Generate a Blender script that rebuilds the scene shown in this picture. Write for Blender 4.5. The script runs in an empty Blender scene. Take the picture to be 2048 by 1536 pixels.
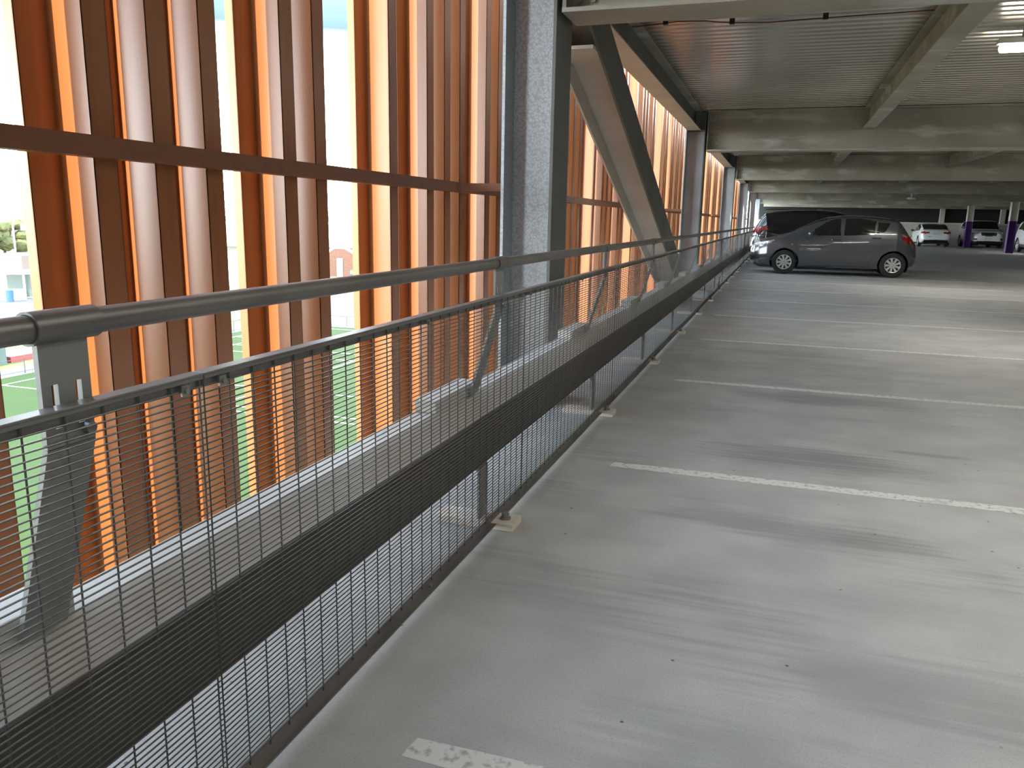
import bpy, bmesh, math, random
from mathutils import Vector, Matrix
random.seed(7)
PI = math.pi
scn = bpy.context.scene
col = scn.collection

# ------------------------------------------------------------------ camera
cam_d = bpy.data.cameras.new('camera')
cam = bpy.data.objects.new('camera', cam_d); col.objects.link(cam)
cam_d.sensor_fit = 'HORIZONTAL'; cam_d.sensor_width = 36.0
cam_d.lens = 1576.647 / 2048 * 36.0
cam_d.clip_start = 0.05; cam_d.clip_end = 6000
r_ = Vector((0.94818234, 0.31716662, 0.01885722))
u_ = Vector((-0.08276449, 0.18925476, 0.97843379))
w_ = Vector((-0.30675771, 0.92929434, -0.20569815))
M = Matrix((r_, u_, -w_)).transposed().to_4x4()
M.translation = Vector((0, 0, 1.25))
cam.matrix_world = M
scn.camera = cam

# ------------------------------------------------------------------ view, sky, sun
scn.view_settings.view_transform = 'Standard'
scn.view_settings.look = 'None'
scn.view_settings.gamma = 1.0
scn.view_settings.use_curve_mapping = False
scn.view_settings.exposure = 1.0

SKY = 14.0
SUN = 8.0
world = bpy.data.worlds.new('sky'); scn.world = world
world.use_nodes = True
nt = world.node_tree; nt.nodes.clear()
def N(t, kind, **kw):
    n = t.nodes.new(kind)
    for k, v in kw.items(): setattr(n, k, v)
    return n
tc = N(nt, 'ShaderNodeTexCoord'); sep = N(nt, 'ShaderNodeSeparateXYZ')
ramp = N(nt, 'ShaderNodeValToRGB'); bg = N(nt, 'ShaderNodeBackground'); wo = N(nt, 'ShaderNodeOutputWorld')
nt.links.new(tc.outputs['Generated'], sep.inputs[0]); nt.links.new(sep.outputs['Z'], ramp.inputs[0])
e = ramp.color_ramp.elements
e[0].position = 0.0; e[0].color = (0.96, 1.0, 1.0, 1)
e[1].position = 1.0; e[1].color = (0.14, 0.21, 0.29, 1)
for p_, c_ in ((0.14, (0.80, 0.92, 0.98, 1)), (0.205, (0.019, 0.030, 0.036, 1)), (0.25, (0.032, 0.05, 0.06, 1)), (0.36, (0.17, 0.225, 0.265, 1)), (0.6, (0.165, 0.23, 0.29, 1))):
    el = ramp.color_ramp.elements.new(p_); el.color = c_
nt.links.new(ramp.outputs[0], bg.inputs[0]); bg.inputs[1].default_value = SKY
nt.links.new(bg.outputs[0], wo.inputs[0])

sun_d = bpy.data.lights.new('sun', 'SUN'); sun = bpy.data.objects.new('sun', sun_d); col.objects.link(sun)
sun_d.energy = SUN; sun_d.angle = math.radians(0.6); sun_d.color = (1.0, 0.93, 0.82)
sm = 0.22; elv = math.radians(46)
sd = Vector((sm, 1, 0)).normalized() * math.cos(elv) + Vector((0, 0, -math.sin(elv)))
sun.rotation_euler = sd.to_track_quat('-Z', 'Y').to_euler()
sun.location = (-20, -40, 40)

# ------------------------------------------------------------------ materials
def mat(name, color, rough=0.5, metal=0.0, spec=0.5, noise=None, bump=None, emit=None, ior=None, coat=0.0, noise2=None):
    """noise=(scale, color2, lo, hi, stretch)"""
    m = bpy.data.materials.new(name); m.use_nodes = True
    t = m.node_tree; b = t.nodes['Principled BSDF']
    b.inputs['Base Color'].default_value = (*color, 1)
    b.inputs['Roughness'].default_value = rough
    b.inputs['Metallic'].default_value = metal
    b.inputs['Specular IOR Level'].default_value = spec
    b.inputs['Coat Weight'].default_value = coat
    if emit:
        b.inputs['Emission Color'].default_value = (*emit[0], 1); b.inputs['Emission Strength'].default_value = emit[1]
    geo = N(t, 'ShaderNodeNewGeometry')
    last = None
    for nz in (noise, noise2):
        if not nz: continue
        sc, c2, lo, hi, st = nz
        mp = N(t, 'ShaderNodeMapping'); mp.inputs['Scale'].default_value = st
        t.links.new(geo.outputs['Position'], mp.inputs[0])
        tx = N(t, 'ShaderNodeTexNoise'); tx.inputs['Scale'].default_value = sc; tx.inputs['Detail'].default_value = 6
        t.links.new(mp.outputs[0], tx.inputs['Vector'])
        mr = N(t, 'ShaderNodeMapRange'); mr.inputs[1].default_value = lo; mr.inputs[2].default_value = hi
        t.links.new(tx.outputs['Fac'], mr.inputs[0])
        mx = N(t, 'ShaderNodeMix', data_type='RGBA')
        t.links.new(mr.outputs[0], mx.inputs[0])
        if last: t.links.new(last, mx.inputs[6])
        else: mx.inputs[6].default_value = (*color, 1)
        mx.inputs[7].default_value = (*c2, 1)
        last = mx.outputs[2]
    if last: t.links.new(last, b.inputs['Base Color'])
    if bump:
        sc, strg, dist = bump
        tx = N(t, 'ShaderNodeTexNoise'); tx.inputs['Scale'].default_value = sc; tx.inputs['Detail'].default_value = 4
        t.links.new(geo.outputs['Position'], tx.inputs['Vector'])
        bp = N(t, 'ShaderNodeBump'); bp.inputs['Strength'].default_value = strg; bp.inputs['Distance'].default_value = dist
        t.links.new(tx.outputs['Fac'], bp.inputs['Height']); t.links.new(bp.outputs[0], b.inputs['Normal'])
    return m

def galv_mat(name, c1, c2, rough=0.45, metal=0.35, scale=70):
    """zinc spangle: voronoi cells over soft stains"""
    m = mat(name, c1, rough, metal, noise=(1.3, tuple(x*0.72 for x in c1), 0.42, 0.68, (1, 1, 1)))
    t = m.node_tree; b = t.nodes['Principled BSDF']
    geo = N(t, 'ShaderNodeNewGeometry')
    vo = N(t, 'ShaderNodeTexVoronoi'); vo.inputs['Scale'].default_value = scale
    t.links.new(geo.outputs['Position'], vo.inputs['Vector'])
    mr = N(t, 'ShaderNodeMapRange'); mr.inputs[1].default_value = 0.25; mr.inputs[2].default_value = 0.75
    mr.inputs[3].default_value = 0.0; mr.inputs[4].default_value = 0.75
    t.links.new(vo.outputs['Distance'], mr.inputs[0])
    mx = N(t, 'ShaderNodeMix', data_type='RGBA')
    src = b.inputs['Base Color'].links[0].from_socket
    t.links.new(mr.outputs[0], mx.inputs[0]); t.links.new(src, mx.inputs[6]); mx.inputs[7].default_value = (*c2, 1)
    t.links.new(mx.outputs[2], b.inputs['Base Color'])
    return m

M_ = {}
M_['paint'] = mat('terracotta_paint', (0.30, 0.094, 0.026), 0.34, 0.0, 0.5,
                  noise=(26, (0.26, 0.08, 0.022), 0.45, 0.75, (1, 1, 0.05)), bump=(160, 0.06, 0.002))
M_['girt'] = mat('terracotta_girt_paint', (0.20, 0.07, 0.03), 0.5, 0.0, 0.4, noise=(20, (0.17, 0.06, 0.03), 0.5, 0.7, (1, 1, 1)))
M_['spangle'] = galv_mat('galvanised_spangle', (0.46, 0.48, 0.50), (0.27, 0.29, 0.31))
M_['galv'] = mat('galvanised_steel', (0.34, 0.345, 0.34), 0.48, 0.45, noise=(2.2, (0.24, 0.24, 0.235), 0.42, 0.66, (1, 1, 1)), bump=(60, 0.05, 0.003))
M_['beam'] = mat('galvanised_beam', (0.46, 0.43, 0.36), 0.6, 0.2,
                 noise=(1.1, (0.35, 0.325, 0.27), 0.38, 0.62, (0.7, 1, 1.2)), noise2=(2.4, (0.60, 0.61, 0.58), 0.56, 0.70, (0.5, 1, 1.9)))
M_['rail'] = mat('handrail_steel', (0.235, 0.225, 0.215), 0.42, 0.5, noise=(9, (0.17, 0.16, 0.155), 0.42, 0.66, (1, 0.3, 1)))
M_['wire'] = mat('mesh_wire_steel', (0.11, 0.107, 0.103), 0.36, 0.5)
M_['barrier'] = mat('barrier_shaded_steel', (0.085, 0.083, 0.072), 0.6, 0.1, noise=(3.0, (0.06, 0.058, 0.05), 0.4, 0.66, (1, 0.4, 1)), noise2=(30, (0.11, 0.108, 0.1), 0.62, 0.75, (1, 1, 1)))  # shade on the barrier front is put into this dark colour
M_['barrier_lit'] = mat('barrier_lit_steel', (0.62, 0.61, 0.58), 0.55, 0.1, noise=(3.0, (0.5, 0.49, 0.465), 0.4, 0.66, (1, 0.4, 1)), noise2=(40, (0.52, 0.52, 0.51), 0.62, 0.75, (1, 1, 1)))  # skylight on the barrier top is put into this pale colour
M_['deck'] = mat('zinc_deck', (0.58, 0.54, 0.46), 0.26, 0.85, noise=(0.9, (0.46, 0.43, 0.37), 0.4, 0.65, (1, 0.6, 1)))
M_['galv_shaded'] = mat('shaded_galvanised', (0.15, 0.148, 0.135), 0.6, 0.1, noise=(1.6, (0.115, 0.113, 0.10), 0.4, 0.66, (1, 1, 1)))  # galvanised steel with the shade of garage-facing faces put into the colour
M_['galv_lightened'] = mat('lightened_galvanised', (0.68, 0.62, 0.55), 0.5, 0.1, noise=(1.8, (0.58, 0.52, 0.46), 0.4, 0.66, (1, 1, 1)))  # bounced light on brace and slab-edge beam put into the colour; base plates share it
M_['bolt'] = mat('bolt_steel', (0.3, 0.3, 0.3), 0.4, 0.7)
M_['line'] = mat('line_paint', (0.62, 0.62, 0.59), 0.7, 0, 0.3, noise=(38, (0.36, 0.35, 0.33), 0.52, 0.66, (1, 1, 1)), noise2=(6, (0.42, 0.41, 0.39), 0.58, 0.72, (1, 1, 1)))
M_['light_on'] = mat('tube_diffuser', (0.9, 0.9, 0.8), 0.4, emit=((1.0, 0.96, 0.84), 14.0))
M_['white_plastic'] = mat('white_plastic', (0.7, 0.7, 0.66), 0.4)
M_['black'] = mat('black_plastic', (0.012, 0.012, 0.013), 0.5)
M_['redwire'] = mat('red_cable', (0.16, 0.02, 0.015), 0.5)
M_['purple'] = mat('purple_paint', (0.05, 0.008, 0.12), 0.5, noise=(8, (0.04, 0.006, 0.10), 0.4, 0.7, (1, 1, 1)))
M_['creamcol'] = mat('cream_column_paint', (0.5, 0.5, 0.44), 0.5)
M_['wallc'] = mat('parapet_concrete', (0.42, 0.41, 0.37), 0.8, noise=(1.5, (0.32, 0.31, 0.28), 0.4, 0.65, (1, 1, 1)))
M_['louvre'] = mat('black_louvre', (0.01, 0.011, 0.01), 0.6)
M_['rubber'] = mat('tyre_rubber', (0.018, 0.018, 0.018), 0.75)
M_['glass'] = mat('car_glass', (0.012, 0.014, 0.013), 0.06, 0.0, 0.6)
M_['alloy'] = mat('wheel_silver', (0.58, 0.58, 0.57), 0.3, 0.6)
M_['taillight'] = mat('red_lens', (0.22, 0.008, 0.006), 0.12, coat=0.6)
M_['headlight'] = mat('clear_lens', (0.55, 0.56, 0.58), 0.08, 0.5, coat=0.8)
M_['chrome'] = mat('chrome', (0.75, 0.75, 0.76), 0.08, 1.0)
M_['plate'] = mat('number_plate', (0.42, 0.44, 0.44), 0.4)
M_['grey_car'] = mat('grey_metallic', (0.095, 0.097, 0.108), 0.26, 0.5, coat=0.9)
M_['black_car'] = mat('black_gloss', (0.006, 0.006, 0.008), 0.12, 0.0, coat=0.9)
M_['white_car'] = mat('white_gloss', (0.60, 0.63, 0.63), 0.2, 0.0, coat=0.8)

def floor_material():
    m = mat('concrete_floor', (0.43, 0.425, 0.41), 0.55, 0, 0.35,
            noise=(2.6, (0.365, 0.36, 0.35), 0.40, 0.62, (1, 1, 1)), noise2=(2.2, (0.34, 0.335, 0.325), 0.52, 0.72, (0.35, 1.3, 1)))
    t = m.node_tree; b = t.nodes['Principled BSDF']; L = t.links
    geo = N(t, 'ShaderNodeNewGeometry')
    def mixin(fac, c):
        src = b.inputs['Base Color'].links[0].from_socket
        mx = N(t, 'ShaderNodeMix', data_type='RGBA'); L.new(fac, mx.inputs[0]); L.new(src, mx.inputs[6]); mx.inputs[7].default_value = (*c, 1)
        L.new(mx.outputs[2], b.inputs['Base Color'])
    # tyre scuffs: streaks along X, kept in patches
    mp = N(t, 'ShaderNodeMapping'); mp.inputs['Scale'].default_value = (0.9, 14, 1); L.new(geo.outputs['Position'], mp.inputs[0])
    n1 = N(t, 'ShaderNodeTexNoise'); n1.inputs['Scale'].default_value = 2.0; n1.inputs['Detail'].default_value = 5; L.new(mp.outputs[0], n1.inputs['Vector'])
    mp2 = N(t, 'ShaderNodeMapping'); mp2.inputs['Scale'].default_value = (0.8, 1.5, 1); mp2.inputs['Location'].default_value = (3.1, 0.4, 0); L.new(geo.outputs['Position'], mp2.inputs[0])
    n2 = N(t, 'ShaderNodeTexNoise'); n2.inputs['Scale'].default_value = 1.1; n2.inputs['Detail'].default_value = 2; L.new(mp2.outputs[0], n2.inputs['Vector'])
    r1 = N(t, 'ShaderNodeMapRange'); r1.inputs[1].default_value = 0.42; r1.inputs[2].default_value = 0.62; L.new(n1.outputs['Fac'], r1.inputs[0])
    r2 = N(t, 'ShaderNodeMapRange'); r2.inputs[1].default_value = 0.52; r2.inputs[2].default_value = 0.66; L.new(n2.outputs['Fac'], r2.inputs[0])
    mu = N(t, 'ShaderNodeMath', operation='MULTIPLY'); L.new(r1.outputs[0], mu.inputs[0]); L.new(r2.outputs[0], mu.inputs[1])
    mu2 = N(t, 'ShaderNodeMath', operation='MULTIPLY'); L.new(mu.outputs[0], mu2.inputs[0]); mu2.inputs[1].default_value = 0.32
    mixin(mu2.outputs[0], (0.15, 0.148, 0.15))
    # named scuff patches (wear with a shape of its own)
    sepx = N(t, 'ShaderNodeSeparateXYZ'); L.new(geo.outputs['Position'], sepx.inputs[0])
    for (cx, cy, rx, ry, st) in ((0.25, 4.42, 0.62, 0.26, 0.75), (0.12, 3.33, 0.62, 0.17, 0.55), (0.5, 6.0, 0.7, 0.22, 0.6), (0.55, 3.27, 0.26, 0.1, 0.5),
                                 (0.62, 2.2, 0.5, 0.22, 0.4), (0.9, 4.75, 0.25, 0.05, 0.6), (0.1, 8.1, 0.8, 0.2, 0.45), (-0.1, 1.75, 0.3, 0.2, 0.25)):
        a1 = N(t, 'ShaderNodeMath', operation='SUBTRACT'); L.new(sepx.outputs[0], a1.inputs[0]); a1.inputs[1].default_value = cx
        a2 = N(t, 'ShaderNodeMath', operation='DIVIDE'); L.new(a1.outputs[0], a2.inputs[0]); a2.inputs[1].default_value = rx
        b1 = N(t, 'ShaderNodeMath', operation='SUBTRACT'); L.new(sepx.outputs[1], b1.inputs[0]); b1.inputs[1].default_value = cy
        b2 = N(t, 'ShaderNodeMath', operation='DIVIDE'); L.new(b1.outputs[0], b2.inputs[0]); b2.inputs[1].default_value = ry
        p1 = N(t, 'ShaderNodeMath', operation='MULTIPLY'); L.new(a2.outputs[0], p1.inputs[0]); L.new(a2.outputs[0], p1.inputs[1])
        p2 = N(t, 'ShaderNodeMath', operation='MULTIPLY_ADD'); L.new(b2.outputs[0], p2.inputs[0]); L.new(b2.outputs[0], p2.inputs[1]); L.new(p1.outputs[0], p2.inputs[2])
        ad = N(t, 'ShaderNodeMath', operation='MULTIPLY_ADD'); L.new(n1.outputs['Fac'], ad.inputs[0]); ad.inputs[1].default_value = 3.2; L.new(p2.outputs[0], ad.inputs[2])
        mr = N(t, 'ShaderNodeMapRange'); mr.inputs[1].default_value = 2.6; mr.inputs[2].default_value = 1.7; mr.inputs[3].default_value = 0; mr.inputs[4].default_value = st*0.85
        L.new(ad.outputs[0], mr.inputs[0]); mixin(mr.outputs[0], (0.17, 0.168, 0.168))
    # fine grain and small dark specks
    n3 = N(t, 'ShaderNodeTexNoise'); n3.inputs['Scale'].default_value = 160; n3.inputs['Detail'].default_value = 3; L.new(geo.outputs['Position'], n3.inputs['Vector'])
    r3 = N(t, 'ShaderNodeMapRange'); r3.inputs[1].default_value = 0.5; r3.inputs[2].default_value = 0.8; r3.inputs[4].default_value = 0.5; L.new(n3.outputs['Fac'], r3.inputs[0])
    mixin(r3.outputs[0], (0.2, 0.197, 0.19))
    vo = N(t, 'ShaderNodeTexVoronoi'); vo.inputs['Scale'].default_value = 7; L.new(geo.outputs['Position'], vo.inputs['Vector'])
    r4 = N(t, 'ShaderNodeMapRange'); r4.inputs[1].default_value = 0.05; r4.inputs[2].default_value = 0.025; L.new(vo.outputs['Distance'], r4.inputs[0])
    mixin(r4.outputs[0], (0.09, 0.085, 0.08))
    bp = N(t, 'ShaderNodeBump'); bp.inputs['Strength'].default_value = 0.25; bp.inputs['Distance'].default_value = 0.004
    n4 = N(t, 'ShaderNodeTexNoise'); n4.inputs['Scale'].default_value = 45; n4.inputs['Detail'].default_value = 6; L.new(geo.outputs['Position'], n4.inputs['Vector'])
    L.new(n4.outputs['Fac'], bp.inputs['Height']); L.new(bp.outputs[0], b.inputs['Normal'])
    return m
M_['floor'] = floor_material()

# ------------------------------------------------------------------ mesh helpers
class MB:
    def __init__(self): self.v = []; self.f = []
    def box(self, x0, x1, y0, y1, z0, z1, rot=None, org=(0, 0, 0)):
        vs = [Vector((x, y, z)) for x in (x0, x1) for y in (y0, y1) for z in (z0, z1)]
        if rot is not None: vs = [rot @ v for v in vs]
        vs = [v + Vector(org) for v in vs]
        n = len(self.v); self.v += vs
        for q in ((0, 1, 3, 2), (4, 6, 7, 5), (0, 4, 5, 1), (2, 3, 7, 6), (0, 2, 6, 4), (1, 5, 7, 3)):
            self.f.append(tuple(n + i for i in q))
        return self
    def tube(self, pts, r, seg=8, cap=True):
        pts = [Vector(p) for p in pts]; n0 = len(self.v)
        for i, p in enumerate(pts):
            d = (pts[min(i+1, len(pts)-1)] - pts[max(i-1, 0)]).normalized()
            a = Vector((0, 0, 1)) if abs(d.z) < 0.9 else Vector((1, 0, 0))
            s = d.cross(a).normalized(); t = s.cross(d)
            rr = r[i] if isinstance(r, (list, tuple)) else r
            for k in range(seg):
                an = 2*PI*k/seg
                self.v.append(p + s*math.cos(an)*rr + t*math.sin(an)*rr)
        for i in range(len(pts)-1):
            for k in range(seg):
                a = n0+i*seg+k; b = n0+i*seg+(k+1) % seg
                self.f.append((a, b, b+seg, a+seg))
        if cap:
            self.f.append(tuple(n0+k for k in reversed(range(seg))))
            self.f.append(tuple(n0+(len(pts)-1)*seg+k for k in range(seg)))
        return self
    def lathe(self, prof, seg=24, axis='y', org=(0, 0, 0)):
        """prof: (radius, along) pairs round an axis"""
        n0 = len(self.v); o = Vector(org)
        for (r, a) in prof:
            for k in range(seg):
                t = 2*PI*k/seg; c, s = r*math.cos(t), r*math.sin(t)
                v = {'y': (c, a, s), 'z': (c, s, a), 'x': (a, c, s)}[axis]
                self.v.append(Vector(v)+o)
        for i in range(len(prof)-1):
            for k in range(seg):
                a = n0+i*seg+k; b = n0+i*seg+(k+1) % seg
                self.f.append((a, b, b+seg, a+seg))
        return self
    def prism(self, poly, y0, y1, plane='xz'):
        """closed polygon extruded"""
        n0 = len(self.v); k = len(poly)
        for y in (y0, y1):
            for (a, b) in poly:
                self.v.append(Vector((a, y, b)) if plane == 'xz' else Vector((y, a, b)) if plane == 'yz' else Vector((a, b, y)))
        for i in range(k):
            j = (i+1) % k; self.f.append((n0+i, n0+j, n0+k+j, n0+k+i))
        self.f.append(tuple(n0+i for i in range(k))); self.f.append(tuple(n0+k+i for i in reversed(range(k))))
        return self
    def build(self, name, m, parent=None, smooth=False, org=None, bevel=0):
        me = bpy.data.meshes.new(name)
        o = Vector(org) if org is not None else Vector((0, 0, 0))
        me.from_pydata([tuple(v - o) for v in self.v], [], self.f)
        bm = bmesh.new(); bm.from_mesh(me); bmesh.ops.recalc_face_normals(bm, faces=bm.faces[:]); bm.to_mesh(me); bm.free()
        if smooth:
            for p in me.polygons: p.use_smooth = True
        if m: me.materials.append(m)
        ob = bpy.data.objects.new(name, me); col.objects.link(ob)
        if parent is None: ob.location = o
        else: ob.parent = parent; ob.location = o
        if smooth:
            try: me.set_sharp_from_angle(angle=math.radians(35))
            except Exception: pass
        if bevel:
            b = ob.modifiers.new('bevel', 'BEVEL'); b.width = bevel; b.segments = 2; b.limit_method = 'ANGLE'
        return ob

def tag(o, label=None, cat=None, group=None, kind=None):
    if label: o['label'] = label
    if cat: o['category'] = cat
    if group: o['group'] = group
    if kind: o['kind'] = kind
    return o
def empty(name, loc=(0, 0, 0), rz=0, label=None, cat=None, group=None):
    o = bpy.data.objects.new(name, None); o.location = loc; o.rotation_euler = (0, 0, rz); o.empty_display_size = 0.2
    col.objects.link(o); return tag(o, label, cat, group)
def copy_tree(o, parent=None):
    c = o.copy(); col.objects.link(c)
    if parent is not None: c.parent = parent
    for ch in [x for x in bpy.data.objects if x.parent == o]:
        copy_tree(ch, c)
    return c
ORD = ['nearest', 'second nearest', 'third nearest', 'fourth nearest', 'fifth nearest', 'sixth nearest', 'seventh nearest', 'eighth nearest', 'ninth nearest', 'tenth nearest',
       'eleventh nearest', 'twelfth nearest', 'thirteenth nearest', 'fourteenth nearest', 'fifteenth nearest', 'sixteenth nearest', 'seventeenth nearest', 'eighteenth nearest',
       'nineteenth nearest', 'twentieth nearest', 'twenty-first nearest', 'twenty-second nearest', 'twenty-third nearest', 'twenty-fourth nearest', 'twenty-fifth nearest',
       'twenty-sixth nearest', 'twenty-seventh nearest', 'twenty-eighth nearest', 'twenty-ninth nearest', 'thirtieth nearest']

# ------------------------------------------------------------------ setting: floor, ceiling, walls
YB, YE = -12.0, 61.0
XR = 16.0
FR = [5.235 + 10.05*k for k in range(6)]          # frames (main beam + column)
tag(MB().box(-1.80, XR, YB, YE+3, -0.18, 0).build('floor', M_['floor']), kind='structure')
dk = MB()
y = YB
ys = []
while y < YE + 3:
    ys += [(y, 3.205), (y+0.10, 3.205), (y+0.118, 3.245), (y+0.162, 3.245)]
    y += 0.18
n0 = 0
for (yy, zz) in ys:
    dk.v += [Vector((-1.79, yy, zz)), Vector((XR, yy, zz))]
for i in range(len(ys)-1):
    dk.f.append((2*i, 2*i+1, 2*i+3, 2*i+2))
ceil_ = tag(dk.build('ceiling', M_['deck']), kind='structure')
tag(MB().box(-1.80, XR, YB, YE+3, 3.26, 3.42).build('ceiling_slab', M_['wallc']), kind='structure')
tag(MB().box(-2.40, XR, YB-0.2, YB, -0.18, 3.42).build('wall_back_sun_block', M_['louvre']), kind='structure')  # unseen wall, added to keep the sun off the floor
tag(MB().box(XR, XR+0.2, YB, YE+3, 0, 3.2).build('wall_right_light_block', M_['louvre']), kind='structure')  # unseen wall, added and blackened to cut light on garage-facing faces
tag(MB().box(-1.80, XR, YE, YE+0.18, 0, 1.42).build('wall_far', M_['wallc']), kind='structure')
tag(MB().box(-1.80, XR, YE-0.04, YE+0.22, 1.42, 1.50).build('trim_1', M_['creamcol']), kind='structure')
tag(MB().box(-1.80, XR, YE+0.22, YE+0.30, 1.42, 3.2).build('wall_far_screen', M_['louvre']), kind='structure')
fb = MB().box(-1.3, XR, YE-0.1, YE+0.2, 2.42, 3.18)
tag(fb.build('trim_2', M_['beam']), kind='structure')

# ------------------------------------------------------------------ painted bay lines
for k in range(15):
    yc = 1.52 + 2.403*k
    mb = MB(); x0 = -0.74 + random.uniform(-0.03, 0.03)
    n = 26; top = []; bot = []
    for i in range(n+1):
        x = x0 + 5.3*i/n
        top.append((x, yc+0.043+random.uniform(-.003, .003))); bot.append((x, yc-0.043+random.uniform(-.003, .003)))
    bot[0] = (x0-0.0, yc-0.036); top[0] = (x0+0.012, yc+0.036)
    poly = bot + top[::-1]
    mb.prism(poly, 0.0003, 0.0018, 'xy')
    o = mb.build('parking_line', M_['line'], org=(x0, yc, 0))
    tag(o, f'white painted bay line on the concrete floor, {ORD[k]} to the camera', 'parking line', 'white bay lines across the floor')

# ------------------------------------------------------------------ steel frames
for k, Y in enumerate(FR):
    w = ['first', 'second', 'third', 'fourth', 'fifth', 'sixth'][k]
    # main beam
    root = empty('steel_beam', (-1.39, Y, 2.5), 0, f'deep galvanised steel roof beam crossing the bay on the {w} column from the camera', 'beam', 'main roof beams')
    def P(mb, name, m, **kw):
        o = mb.build(name, m, root, **kw); return o
    L = XR + 1.39
    P(MB().box(0, L, -0.185, 0.185, 0, 0.026), 'bottom_flange', M_['beam'])
    P(MB().box(0, L, -0.185, 0.185, 0.674, 0.70), 'top_flange', M_['beam'])
    P(MB().box(0.0, L, -0.008, 0.008, 0.026, 0.674), 'web_plate', M_['beam'])
    P(MB().box(-0.005, 0.02, -0.16, 0.16, 0.03, 0.67), 'end_plate', M_['galv'])
    if k < 4:
        for sx in (0.07, 0.16):
            for j in range(6):
                P(MB().tube([(sx, -0.008, 0.10+0.1*j), (sx, -0.028, 0.10+0.1*j)], 0.017, 6), 'bolt', M_['bolt'])
    # column
    c = empty('steel_column', (-1.595, Y, 0), 0, f'galvanised H-section steel column behind the railing, {w} from the camera', 'column', 'galvanised facade columns')
    sp = M_['spangle']
    MB().box(0.155, 0.175, -0.19, 0.19, 0.03, 3.2).build('inner_flange', M_['galv_shaded'], c)
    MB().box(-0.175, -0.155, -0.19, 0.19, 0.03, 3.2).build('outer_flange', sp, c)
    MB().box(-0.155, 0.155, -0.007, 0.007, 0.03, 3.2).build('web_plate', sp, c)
    MB().box(-0.20, 0.20, -0.22, 0.22, 0, 0.03).build('base_plate', M_['galv'], c)
    MB().box(-0.155, 0.155, -0.17, -0.007, 2.86, 2.874).build('stiffener', M_['galv'], c)

# secondary beams along the building
SX = [(-1.625, 'at the slab edge above the columns'), (1.28, 'in the first row in from the columns'), (4.28, 'in the second row in from the columns'), (7.28, 'in the third row in from the columns')]
edges = [YB] + FR + [YE]
for k in range(7):
    a, b = edges[k], edges[k+1]
    where = ['before the first main beam', 'between the first and second main beams', 'between the second and third main beams', 'between the third and fourth main beams',
             'between the fourth and fifth main beams', 'between the fifth and sixth main beams', 'beyond the sixth main beam'][k]
    for (X, nm) in SX:
        root = empty('secondary_beam', (X, a+0.01, 2.86), 0, f'narrow galvanised beam {nm}, {where}', 'beam', 'secondary roof beams')
        Lb = b-a-0.02
        hw = 0.12 if X < 0 else 0.10
        MB().box(-hw, hw, 0.0, Lb, 0, 0.014).build('bottom_flange', M_['beam'] if X > 0 else M_['galv_lightened'], root)
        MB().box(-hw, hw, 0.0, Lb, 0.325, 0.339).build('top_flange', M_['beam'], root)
        MB().box(-0.005, 0.005, 0.0, Lb, 0.014, 0.325).build('web_plate', M_['beam'] if X > 0 else M_['galv_shaded'], root)

# diagonal brace between first and second column
br = empty('diagonal_brace', (-1.595, 9.09, 1.675), 0, 'heavy galvanised H-section brace leaning diagonally between the first two columns', 'brace')
ang = math.atan(-0.366)
Rb = Matrix.Rotation(ang, 3, 'X')
t0, t1 = -3.36, 4.60
def bb(x0, x1, y0, y1, z0, z1): return MB().box(x0, x1, y0, y1, z0, z1, rot=Rb)
bb(0.155, 0.175, t0, t1, -0.183, 0.183).build('inner_flange', M_['galv_shaded'], br)
bb(-0.175, -0.155, t0, t1, -0.183, 0.183).build('outer_flange', M_['galv_lightened'], br)
bb(-0.155, 0.155, t0, t1, -0.007, 0.007).build('web_plate', M_['galv_lightened'], br)
MB().box(-0.155, 0.155, -2.95, -2.42, 0.83, 0.855).build('stiffener', M_['galv_lightened'], br)
MB().box(-0.155, 0.155, -3.30, -3.04, 1.085, 1.105).build('stiffener', M_['galv_lightened'], br)

# ------------------------------------------------------------------ facade battens
ZB, ZT = -4.0, 7.0
def batten_mesh(wide):
    mb = MB(); t = 0.004
    fl = 0.125 if wide else 0.042
    mb.box(-0.15-t/2, -0.15+t/2, -fl, 0, ZB, ZT)
    if wide: mb.box(-0.190, -0.15+t/2, -fl, -fl+t, ZB, ZT)
    mb.box(-0.15-t/2, 0, 0, t, ZB, ZT)
    mb.box(-t, 0, 0, 0.10, ZB, ZT)
    mb.box(-0.15-t/2, 0, 0.10-t, 0.10, ZB, ZT)
    mb.box(-0.15-t/2, -0.15+t/2, 0.10, 0.15, ZB, ZT)
    return mb
protoW = batten_mesh(True).build('facade_batten', M_['paint'])
protoN = batten_mesh(False).build('facade_batten', M_['paint'])
first = {True: protoW, False: protoN}
LISTA = [(-0.35, 1), (0.35, 1), (0.63, 0), (1.05, 1), (1.33, 0), (1.63, 0),  # all but the last on this line are unseen, added to block sunlight
         (2.153, 1), (2.433, 0), (2.71, 0), (3.246, 1), (3.514, 0), (4.309, 1), (4.833, 1), (5.112, 0), (5.382, 0), (5.904, 1), (6.18, 0),
         (6.46, 0), (6.98, 1), (7.26, 0), (7.55, 0), (8.07, 1), (8.35, 0), (8.63, 0), (8.91, 0), (9.67, 1), (10.17, 1), (10.45, 0), (10.76, 0), (11.27, 1), (11.55, 0),
         (12.38, 1), (12.90, 1), (13.18, 0), (13.46, 0), (13.95, 1), (14.23, 0), (15.13, 1), (15.62, 1), (15.92, 0), (16.62, 1), (16.92, 0), (17.45, 1), (17.75, 0), (18.25, 1), (18.53, 0)]
Y = 19.4
pat = [(0, 1), (0.5, 1), (0.78, 0), (1.30, 1), (1.58, 0)]
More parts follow.
